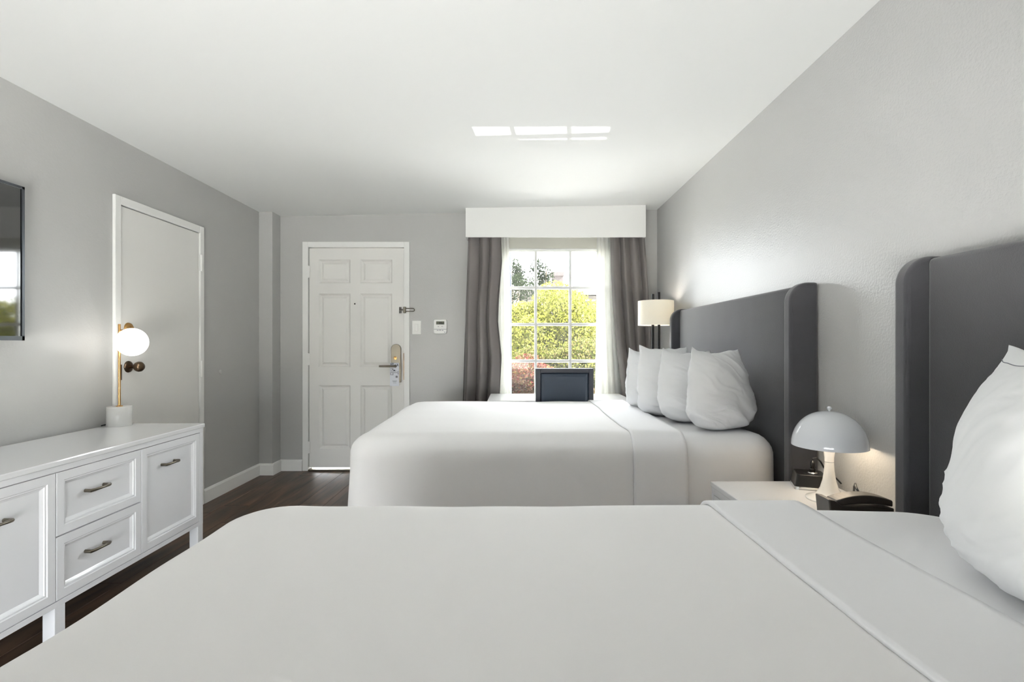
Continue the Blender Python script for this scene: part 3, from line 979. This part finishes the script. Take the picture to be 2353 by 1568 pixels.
# ------------------------------------------------------------------ window dressing
vx0, vx1, vy, vz0 = -0.432, 1.194, 4.62, 2.154
va = thing('valance', ((vx0 + vx1) / 2, vy, vz0), 'white boxed window valance fixed under the ceiling', 'valance')
bm = slab([(vx0, vy, vz0), (vx1, vy, vz0), (vx1, vy + 0.018, vz0), (vx0, vy + 0.018, vz0),
           (vx0, vy, zc(vx0) - 0.001), (vx1, vy, zc(vx1) - 0.001), (vx1, vy + 0.018, zc(vx1) - 0.001), (vx0, vy + 0.018, zc(vx0) - 0.001)])
obj('front_board', bm, M_white, va)
for x in (vx0, vx1 - 0.018):
    obj('end_board', slab([(x, vy + 0.018, vz0), (x + 0.018, vy + 0.018, vz0), (x + 0.018, YB, vz0), (x, YB, vz0),
                           (x, vy + 0.018, zc(x) - 0.001), (x + 0.018, vy + 0.018, zc(x) - 0.001), (x + 0.018, YB, zc(x) - 0.001), (x, YB, zc(x) - 0.001)]), M_white, va)


def interp(z, tab):
    tab = sorted(tab)
    return float(np.interp(z, [a for a, _ in tab], [b for _, b in tab]))


def curtain(name, left, right, y, amp, folds, z0, z1, m, label, cat, seed, group=None, thick=0.004, sharp=1.0):
    nu, nv = 150, 46
    V, F = [], []
    for j in range(nv + 1):
        z = z0 + (z1 - z0) * j / nv
        t = 1 - j / nv
        xl, xr = interp(z, left), interp(z, right)
        for i in range(nu + 1):
            u_ = i / nu
            ph = 2 * PI * folds * (u_ + 0.05 * mnoise.noise(Vector((u_ * 3 + seed, t * 1.2, 0)))) + 0.7 * mnoise.noise(Vector((seed, t * 1.5, 4)))
            s = 1 - 2 * abs(math.sin(ph / 2)) ** 0.8
            a = amp * (0.75 + 0.35 * t) * (0.75 + 0.5 * mnoise.noise(Vector((u_ * 4, seed * 2, t))))
            yy = y + a * s + 0.10 * amp * math.sin(ph * 0.7 + seed)
            xx = xl + (xr - xl) * (u_ + 0.22 / folds / 2 / PI * math.cos(ph) * 1.6)
            V.append((xx, yy, z))
    for j in range(nv):
        for i in range(nu):
            a = j * (nu + 1) + i
            F.append((a, a + 1, a + nu + 2, a + nu + 1))
    return prop(obj(name, (V, F), m, None, smooth=True, solid=thick, offset=0), label, cat, group)


s_ = 4.69


def ed(lst, Y=s_):
    return [(PZ(py, Y), PX(px, Y)) for px, py in lst]


curtain('curtain', ed([(1075, 540), (1069, 700), (1065, 820), (1061, 950), (1058, 1080)]), ed([(1149, 540), (1152, 600), (1145, 690), (1143, 740), (1151, 820), (1147, 890), (1143, 950), (1143, 1080)]), s_, 0.042, 3.0, 0.02, 2.36, M_curtain,
        'grey floor-length curtain left of the window', 'curtain', 3.2, 'window curtains')
curtain('curtain', ed([(1402, 540), (1403, 620), (1407, 690), (1415, 780), (1424, 860), (1432, 920), (1440, 1080)]), ed([(1479, 540), (1484, 600), (1490, 690), (1494, 780), (1497, 920), (1499, 1080)]), s_ - 0.005, 0.040, 3.6, 0.02, 2.36, M_curtain,
        'grey floor-length curtain right of the window behind the floor lamp', 'curtain', 6.9, 'window curtains')
curtain('sheer_curtain', ed([(1143, 540), (1141, 1080)], 4.76), ed([(1169, 540), (1172, 700), (1173, 900), (1174, 1080)], 4.76), 4.763, 0.012, 4, 0.04, 2.36, M_sheer,
        'white sheer curtain gathered left of the window', 'curtain', 1.1, 'sheer curtains', 0.0015)
curtain('sheer_curtain', ed([(1371, 540), (1370, 700), (1367, 900), (1366, 1080)], 4.76), ed([(1410, 540), (1414, 700), (1432, 900), (1436, 1080)], 4.76), 4.763, 0.014, 4, 0.04, 2.36, M_sheer,
        'white sheer curtain gathered right of the window', 'curtain', 4.4, 'sheer curtains', 0.0015)
rs = thing('roller_shade', (0.374, YB + 0.02, 2.078), 'white roller shade pulled a little way down behind the valance', 'blind')
obj('fabric', B((WX0 + 0.008, WX1 - 0.008, YB + 0.019, YB + 0.021, 2.088, 2.222)), M_shadefab, rs)
obj('bottom_bar', B((WX0 + 0.008, WX1 - 0.008, YB + 0.012, YB + 0.026, 2.072, 2.088)), M_white, rs, 0.003)

# ---- desk and chair
kx0, kx1, ky0, ky1, kzt = -0.207, 0.952, 4.04, 4.625, 0.74
dk = thing('desk', ((kx0 + kx1) / 2, (ky0 + ky1) / 2, 0), 'white marble-topped desk standing below the window', 'desk')
obj('desktop', B((kx0, kx1, ky0, ky1, kzt - 0.022, kzt)), M_marble, dk, 0.003)
for x in (kx0 + 0.03, kx1 - 0.06):
    for y in (ky0 + 0.03, ky1 - 0.06):
        obj('leg', B((x, x + 0.03, y, y + 0.03, 0, kzt - 0.022)), M_blackmetal, dk, 0.002)
obj('apron', B((kx0 + 0.06, kx1 - 0.06, ky1 - 0.06, ky1 - 0.045, kzt - 0.10, kzt - 0.022), (kx0 + 0.035, kx0 + 0.05, ky0 + 0.06, ky1 - 0.06, kzt - 0.10, kzt - 0.022), (kx1 - 0.05, kx1 - 0.035, ky0 + 0.06, ky1 - 0.06, kzt - 0.10, kzt - 0.022)), M_blackmetal, dk)
hx0, hx1, hy, hzt = PX(1231, 3.93), PX(1364, 3.93), 3.93, 0.999
ch = thing('desk_chair', ((hx0 + hx1) / 2, hy + 0.2, 0), 'navy leather side chair pushed up to the marble desk', 'chair')
bk = obj('back_frame', B((hx0, hx0 + 0.036, hy, hy + 0.042, 0.42, hzt), (hx1 - 0.036, hx1, hy, hy + 0.042, 0.42, hzt), (hx0 + 0.036, hx1 - 0.036, hy, hy + 0.042, hzt - 0.034, hzt), (hx0 + 0.036, hx1 - 0.036, hy, hy + 0.042, 0.50, 0.534)), M_blackwood, ch, 0.004)
obj('back_pad', rings_panel(hx0 + 0.036, hx1 - 0.036, 0.534, hzt - 0.034, [(0, 0.0), (0.003, 0.002), (0.006, -0.004), (0.009, 0.004), (0.03, 0.010)], lambda a, b, d: (a, hy + 0.012 - d, b), -0.024), M_navy, ch, 0.002)
obj('seat', B((hx0 - 0.01, hx1 + 0.01, hy + 0.03, hy + 0.45, 0.42, 0.49)), M_navy, ch, 0.02, seg=4)
for x in (hx0 + 0.018, hx1 - 0.018):
    for y in (hy + 0.021, hy + 0.42):
        obj('leg', tube(bmesh.new(), [(x, y, 0), (x, y, 0.42)], [0.014, 0.020], 4), M_blackwood, ch)

# ---- floor lamp in the corner
fy = 4.20
fx = PX(1507, fy)
fl = thing('floor_lamp', (fx, fy, 0), 'floor lamp with cream drum shade and two black rods behind the headboard', 'lamp')
fz0, fz1 = PZ(748, fy), PZ(692, fy)
obj('base', L((fx, fy, 0), [(0, 0), (0.125, 0), (0.127, 0.006), (0.125, 0.018), (0, 0.020)], 48), M_blackmetal, fl, smooth=40)
for px, dy, pt in ((1498, -0.03, 677), (1516.5, 0.03, 671)):
    obj('rod', T([(PX(px, fy), fy + dy, 0.018), (PX(px, fy), fy + dy, PZ(pt, fy))], 0.0105, 14), M_blackmetal, fl, smooth=40)
obj('lamp_shade', L((fx, fy, 0), [(0.143, fz0), (0.143, fz1), (0.1405, fz1), (0.1405, fz0), (0.143, fz0)], 56), M_lampfab, fl, smooth=40)
obj('shade_spider', T([(fx - 0.14, fy, fz1 - 0.03), (fx + 0.14, fy, fz1 - 0.03)], 0.003, 8), M_blackmetal, fl)

fb = obj('bulb', ball((fx, fy, (fz0 + fz1) / 2 + 0.02), 0.03, 20), M_bulb, fl, smooth=True)
fb_d = bpy.data.lights.new('floor_lamp_bulb_light', 'POINT')
fbl = bpy.data.objects.new('floor_lamp_bulb_light', fb_d)
COL.objects.link(fbl)
fbl.parent = fl
fbl.location = (0, 0, (fz0 + fz1) / 2 + 0.02)
fb_d.energy = 9
fb_d.color = (1.0, 0.98, 0.95)
fb_d.shadow_soft_size = 0.034

# ------------------------------------------------------------------ nightstand and what stands on it
nx0, nx1, ny0, ny1, nzt = 0.848, 1.335, 1.668, 2.205, 0.593
ns = thing('nightstand', ((nx0 + nx1) / 2, (ny0 + ny1) / 2, 0), 'white nightstand between the two beds', 'nightstand')
obj('top', B((nx0, nx1, ny0, ny1, nzt - 0.022, nzt)), M_lacq, ns, 0.003)
obj('body', B((nx0 + 0.024, nx1, ny0 + 0.004, ny1 - 0.004, 0.14, nzt - 0.022), (nx0 + 0.004, nx0 + 0.024, ny0 + 0.004, ny0 + 0.026, 0.14, nzt - 0.022), (nx0 + 0.004, nx0 + 0.024, ny1 - 0.026, ny1 - 0.004, 0.14, nzt - 0.022),
              (nx0 + 0.004, nx0 + 0.024, ny0 + 0.026, ny1 - 0.026, nzt - 0.05, nzt - 0.022), (nx0 + 0.004, nx0 + 0.024, ny0 + 0.026, ny1 - 0.026, 0.14, 0.165)), M_lacq, ns, 0.001)
for a, b in ((0.168, 0.352), (0.357, nzt - 0.053)):
    p = obj('drawer', rings_panel(ny0 + 0.029, ny1 - 0.029, a, b, [(0, 0), (0.034, 0), (0.037, -0.004), (0.045, -0.005), (0.052, -0.011)], lambda q, r, d: (nx0 + 0.005 - d, q, r), -0.018), M_lacq, ns)
    hm = (a + b) / 2
    obj('handle', T([(nx0 + 0.016, 1.889, hm), (nx0 - 0.010, 1.887, hm), (nx0 - 0.018, 1.937, hm), (nx0 - 0.010, 1.987, hm), (nx0 + 0.016, 1.985, hm)], 0.006, 10), M_dnickel, p, smooth=50)
for x in (nx0 + 0.03, nx1 - 0.03):
    for y in (ny0 + 0.03, ny1 - 0.03):
        obj('leg', B((x - 0.02, x + 0.02, y - 0.02, y + 0.02, 0, 0.14)), M_lacq, ns, 0.002)

# mushroom lamp
lx, ly = 1.198, 1.942
lm = thing('dome_lamp', (lx, ly, nzt), 'white dome-shaded table lamp with flared stem lit on the nightstand', 'lamp')
st = [(0, 0.0), (0.078, 0), (0.080, 0.003), (0.079, 0.006), (0.062, 0.011), (0.044, 0.022), (0.031, 0.044), (0.0225, 0.075), (0.0178, 0.11), (0.0158, 0.14), (0.0162, 0.16), (0.0195, 0.182), (0.026, 0.20), (0.033, 0.213), (0, 0.213)]
obj('stem', L((lx, ly, nzt), [(r, h) for r, h in st], 48), M_stem, lm, smooth=60)
obj('stem_joint', L((lx, ly, nzt + 0.1435), [(0.0158, -0.0008), (0.0163, 0), (0.0158, 0.0008)], 32), M_inkgrey, lm)
sb, sh, sr = 0.796, 0.133, 0.128
dome = [(sr * math.cos(a) ** 0.92 if a < PI / 2 - 0.01 else 0, sh * math.sin(a)) for a in np.linspace(0, PI / 2, 26)]
prof = dome + [(r_ * 0.982, h_ - 0.003) for r_, h_ in reversed(dome[:-1])] + [dome[0]]
prof = [(r, h) for r, h in dome] + [(0.0, dome[-1][1] - 0.003)] + [(r * 0.982, max(0.0, h - 0.003)) for r, h in reversed(dome[:-1])] + [dome[0]]
sho = obj('dome_shade', L((lx, ly, sb), prof, 64), M_shade, lm, smooth=50)
obj('finial', L((lx, ly, sb + sh - 0.002), [(0.004, 0), (0.004, 0.005), (0.0078, 0.009), (0.0086, 0.014), (0.006, 0.019), (0, 0.0205)], 24), M_shade, sho, smooth=True)
obj('bulb', ball((lx, ly, nzt + 0.245), 0.028, 20), M_bulb, lm, smooth=True)
bl_d = bpy.data.lights.new('dome_lamp_bulb_light', 'POINT')
bl = bpy.data.objects.new('dome_lamp_bulb_light', bl_d)
COL.objects.link(bl)
bl.parent = lm
bl.location = (0, 0, 0.235)
bl_d.energy = 2.2
bl_d.color = (1.0, 0.87, 0.70)
bl_d.shadow_soft_size = 0.034
obj('cord', T([(lx + 0.06, ly + 0.05, nzt + 0.008), (lx + 0.10, ly + 0.02, nzt + 0.005), (nx1 - 0.006, ly - 0.03, nzt + 0.004)], 0.003, 8), M_black, lm, smooth=True)

# charging block with plug
qa = R(-20)
qc = Vector((1.222, 2.115, nzt))


def qf(a, b, z):
    return (qc.x + a * math.cos(qa) - b * math.sin(qa), qc.y + a * math.sin(qa) + b * math.cos(qa), z)


def frustum(w0, w1_, z0, z1, rr):
    bm = bmesh.new()
    ringz = []
    for w, z in ((w0, z0), (w1_, z1)):
        pts = []
        for k, (sx, sy) in enumerate(((1, 1), (-1, 1), (-1, -1), (1, -1))):
            for a in np.linspace(0, PI / 2, 6):
                t = a + k * PI / 2
                pts.append(bm.verts.new(qf(sx * (w - rr) + rr * math.cos(t), sy * (w - rr) + rr * math.sin(t), z)))
        ringz.append(pts)
    n = len(ringz[0])
    bm.faces.new(ringz[0][::-1])
    bm.faces.new(ringz[1])
    for k in range(n):
        bm.faces.new((ringz[0][k], ringz[0][(k + 1) % n], ringz[1][(k + 1) % n], ringz[1][k]))
    bmesh.ops.recalc_face_normals(bm, faces=bm.faces)
    return bm


cb = thing('charging_block', qc, 'small black charging block with chrome rim on the nightstand behind the lamp', 'charger')
obj('chrome_rim', frustum(0.064, 0.0625, nzt, nzt + 0.012, 0.016), M_chrome, cb)
obj('body', frustum(0.061, 0.052, nzt + 0.012, nzt + 0.060, 0.014), M_black, cb, 0.002, smooth=30)
obj('outlet_ring', L(qf(0.012, 0.0, nzt + 0.060), [(0, 0.003), (0.016, 0.003), (0.018, 0)], 28), M_chrome, cb, smooth=40)
obj('port', B((qc.x - 0.035, qc.x - 0.022, qc.y - 0.024, qc.y - 0.02, nzt + 0.0595, nzt + 0.0606), (qc.x - 0.030, qc.x - 0.014, qc.y - 0.012, qc.y - 0.009, nzt + 0.0595, nzt + 0.0606)), M_chrome, cb)
pb = qf(0.012, 0.0, nzt + 0.063)
pg = thing('power_plug', pb, 'black power plug and cord standing in the charging block', 'plug')
obj('plug_body', L(pb, [(0, 0), (0.013, 0), (0.014, 0.012), (0.009, 0.016), (0.009, 0.022), (0.011, 0.026), (0.010, 0.040), (0.005, 0.048), (0, 0.048)], 20), M_black, pg, smooth=40)
P0 = Vector(pb)
obj('cord', T([P0 + Vector((0, 0, 0.046)), P0 + Vector((0.003, 0, 0.056)), P0 + Vector((0.014, -0.004, 0.060)), P0 + Vector((0.028, -0.008, 0.045)), P0 + Vector((0.042, -0.012, 0.016)), P0 + Vector((0.060, -0.014, 0.006)), Vector((XR - 0.008, P0.y - 0.02, nzt + 0.02))], 0.0032, 8), M_black, pg, smooth=True)

# telephone
ph = thing('telephone', (1.13, 1.765, nzt), 'black corded telephone lying on the nightstand in front of the dome lamp', 'telephone')
pt_ = [(1.052, nzt + 0.002), (1.262, nzt + 0.002), (1.262, nzt + 0.045), (1.09, nzt + 0.052), (1.066, nzt + 0.070), (1.045, nzt + 0.074)]
obj('base', prism(pt_, lambda a, b, d: (a, d, b), 1.695, 1.775), M_blackmat, ph, 0.004)
top = [(x, nzt + 0.066 + 0.020 * (1 - ((x - 1.167) / 0.10) ** 2)) for x in np.linspace(1.072, 1.262, 14)]
bot = [(x, nzt + 0.046 + 0.012 * (1 - ((x - 1.167) / 0.10) ** 2)) for x in np.linspace(1.262, 1.072, 14)]
obj('handset', prism(top + bot, lambda a, b, d: (a, d, b), 1.700, 1.757), M_blackmat, ph, 0.005, seg=3)
obj('cord', T([(1.20, 1.765, nzt + 0.06), (1.205, 1.80, nzt + 0.085), (1.215, 1.82, nzt + 0.092), (1.225, 1.84, nzt + 0.08), (1.23, 1.85, nzt + 0.05)], 0.004, 8), M_black, ph, smooth=True)

# ------------------------------------------------------------------ outside the window
def paving(bm, x0, x1, ya, yb):
    """paving strip from line ya(x) to line yb(x)"""
    q = [(x0, ya(x0)), (x1, ya(x1)), (x1, yb(x1)), (x0, yb(x0))]
    v = [bm.verts.new((x, y, z)) for z in (-0.04, -0.02) for x, y in q]
    for f in ((0, 3, 2, 1), (4, 5, 6, 7), (0, 1, 5, 4), (1, 2, 6, 5), (2, 3, 7, 6), (3, 0, 4, 7)):
        bm.faces.new([v[k] for k in f])


near_edge = lambda x: 6.09 + 0.055 * (x - 0.5)  # slot between these edges is cut to shape the added upward sun
far_edge = lambda x: 6.305 + 0.055 * (x - 0.5)
const = lambda c: (lambda x: c)
bm = bmesh.new()
paving(bm, -14, 18, const(YB + 0.15), near_edge)
paving(bm, -14, 0.11, near_edge, far_edge)
paving(bm, 0.925, 18, near_edge, far_edge)
paving(bm, -14, 18, far_edge, const(60))
paving(bm, -14, 18, const(-40), const(YN - 0.15))
paving(bm, -14, XL - 0.19, const(YN - 0.15), const(YB + 0.15))
paving(bm, XR + 0.19, 18, const(YN - 0.15), const(YB + 0.15))
ground = prop(obj('ground', bm, M_concrete), kind='structure')


def leaves(name, n, centre, radii, size, m, parent, seed, zmin=0.02, shell=0.45, blobs=9):
    g_ = np.random.default_rng(seed)
    c = np.array(centre)
    rad = np.array(radii)
    bc = g_.normal(size=(blobs, 3))
    bc /= np.linalg.norm(bc, axis=1)[:, None]
    bc = bc * g_.uniform(0.3, 0.75, (blobs, 1)) * rad + c
    k = g_.integers(0, blobs, n)
    d = g_.normal(size=(n, 3))
    d /= np.linalg.norm(d, axis=1)[:, None]
    rr = (shell + (1 - shell) * g_.random((n, 1)) ** 0.6)
    p = bc[k] + d * rr * rad * 0.48
    p[:, 2] = np.maximum(p[:, 2], zmin + size)
    a = g_.normal(size=(n, 3))
    a /= np.linalg.norm(a, axis=1)[:, None]
    b = np.cross(a, g_.normal(size=(n, 3)))
    b /= np.linalg.norm(b, axis=1)[:, None]
    s = size * g_.uniform(0.6, 1.3, (n, 1))
    v = np.stack([p - a * s, p + b * s * 0.5, p + a * s, p - b * s * 0.5], 1).reshape(-1, 3)
    o_ = np.array(WLOC[parent.name])
    me = bpy.data.meshes.new(name)
    me.vertices.add(len(v))
    me.vertices.foreach_set('co', (v - o_).ravel())
    me.loops.add(len(v))
    me.loops.foreach_set('vertex_index', np.arange(len(v)))
    me.polygons.add(n)
    me.polygons.foreach_set('loop_start', np.arange(0, len(v), 4))
    me.update(calc_edges=True)
    me.materials.append(m)
    o = bpy.data.objects.new(name, me)
    COL.objects.link(o)
    o.parent = parent
    o['kind'] = 'stuff'
    return o


def shrub(name, label, cat, centre, radii, n, size, m, seed, group=None, stems=5, **kw):
    t = thing(name, (centre[0], centre[1], -0.02), label, cat, group)
    leaves('foliage', n, centre, radii, size, m, t, seed, **kw)
    r2 = random.Random(seed)
    for k in range(stems):
        a = r2.random() * 2 * PI
        q = (centre[0] + radii[0] * 0.45 * math.cos(a), centre[1] + radii[1] * 0.45 * math.sin(a), centre[2] + radii[2] * 0.3)
        obj('stem', T([(centre[0] + 0.06 * math.cos(a), centre[1] + 0.06 * math.sin(a), -0.02), ((q[0] * 0.6 + centre[0] * 0.4), (q[1] * 0.6 + centre[1] * 0.4), q[2] * 0.55), q], [0.025, 0.018, 0.008], 6), M_bark, t)
    return t


HG = 'hedge shrubs outside the window'
shrub('shrub', 'yellow-green leafy shrub in the middle of the window view', 'shrub', (0.70, 8.3, 1.30), (0.95, 0.8, 1.05), 42000, 0.026, M_leafY, 11, HG)
shrub('shrub', 'yellow-green leafy shrub against the left of the window view', 'shrub', (-0.35, 8.7, 1.20), (0.9, 0.8, 0.95), 36000, 0.026, M_leafY, 12, HG)
shrub('shrub', 'yellow leafy shrub against the right of the window view', 'shrub', (1.75, 8.5, 1.20), (0.9, 0.8, 0.98), 36000, 0.026, M_leafY, 13, HG)
shrub('shrub', 'green leafy shrub below the middle of the window view', 'shrub', (0.75, 7.5, 0.66), (0.85, 0.5, 0.62), 24000, 0.023, M_leafG, 14, HG)
shrub('shrub', 'olive leafy shrub low at the right of the window view', 'shrub', (1.75, 7.6, 0.66), (0.85, 0.5, 0.66), 22000, 0.023, M_leafG, 15, HG)
shrub('shrub', 'red-leaved shrub low at the left of the window view', 'shrub', (0.10, 7.0, 0.55), (0.52, 0.4, 0.46), 15000, 0.021, M_leafR, 16, HG)
shrub('shrub', 'brownish shrub at the foot of the hedge below the red one', 'shrub', (0.15, 6.85, 0.30), (0.75, 0.3, 0.30), 12000, 0.02, M_leafB, 17, HG)
shrub('shrub', 'brownish shrub at the foot of the hedge behind the chair', 'shrub', (1.2, 6.9, 0.30), (0.8, 0.3, 0.30), 12000, 0.02, M_leafB, 18, HG)
for k, xx in enumerate((-1.5, -2.6, 2.9, 4.0)):
    shrub('shrub', ['green shrub of the hedge far left beyond the curtain', 'outermost green shrub of the hedge on the left', 'green shrub of the hedge far right beyond the curtain', 'outermost green shrub of the hedge on the right'][k],
          'shrub', (xx, 8.4, 1.15), (0.95, 0.8, 1.0), 6000, 0.06, M_leafY, 20 + k, HG)
t = shrub('tree', 'dark evergreen tree rising behind the hedge at the left of the window', 'tree', (-0.45, 13.0, 2.25), (1.35, 1.0, 0.80), 16000, 0.035, M_leafD, 31, stems=6)
shrub('tree', 'sparse dark tree top against the sky in the upper middle pane', 'tree', (0.78, 14.5, 3.20), (0.40, 0.4, 0.50), 1500, 0.035, M_leafD, 32, stems=4)
shrub('tree', 'small dark tree against the sky in the upper left pane', 'tree', (0.06, 14.2, 3.10), (0.32, 0.4, 0.45), 1300, 0.035, M_leafD, 33, stems=3)

hs = thing('house', (3.4, 20, 0), 'pale house with brown fascia and brick chimney beyond the hedge', 'house')
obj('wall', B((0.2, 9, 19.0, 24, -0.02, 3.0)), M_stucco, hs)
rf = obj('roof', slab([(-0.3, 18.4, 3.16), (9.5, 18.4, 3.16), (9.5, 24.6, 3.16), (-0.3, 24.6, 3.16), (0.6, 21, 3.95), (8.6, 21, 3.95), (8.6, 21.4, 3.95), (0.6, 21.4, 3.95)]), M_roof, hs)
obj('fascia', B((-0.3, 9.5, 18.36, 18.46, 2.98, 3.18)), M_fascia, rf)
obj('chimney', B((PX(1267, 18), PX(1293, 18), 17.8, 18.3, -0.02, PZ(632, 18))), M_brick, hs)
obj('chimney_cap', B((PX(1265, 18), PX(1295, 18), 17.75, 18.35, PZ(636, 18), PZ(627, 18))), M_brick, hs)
for x in (2.55, 4.6, 6.6):
    wd = obj('window', B((x, x + 1.1, 18.97, 19.01, 1.7, 2.86)), M_white, hs)
    obj('pane', B((x + 0.06, x + 1.04, 18.955, 18.975, 1.76, 2.80)), M_dark, wd)

po = thing('porch_post', (-0.037, 5.35, -0.02), 'slim blue-grey porch post just outside the left of the window', 'post')
obj('shaft', B((-0.054, -0.020, 5.32, 5.375, -0.02, 2.55)), M_post, po, 0.004)
obj('foot', B((-0.07, -0.004, 5.305, 5.39, -0.02, 0.08)), M_post, po, 0.004)
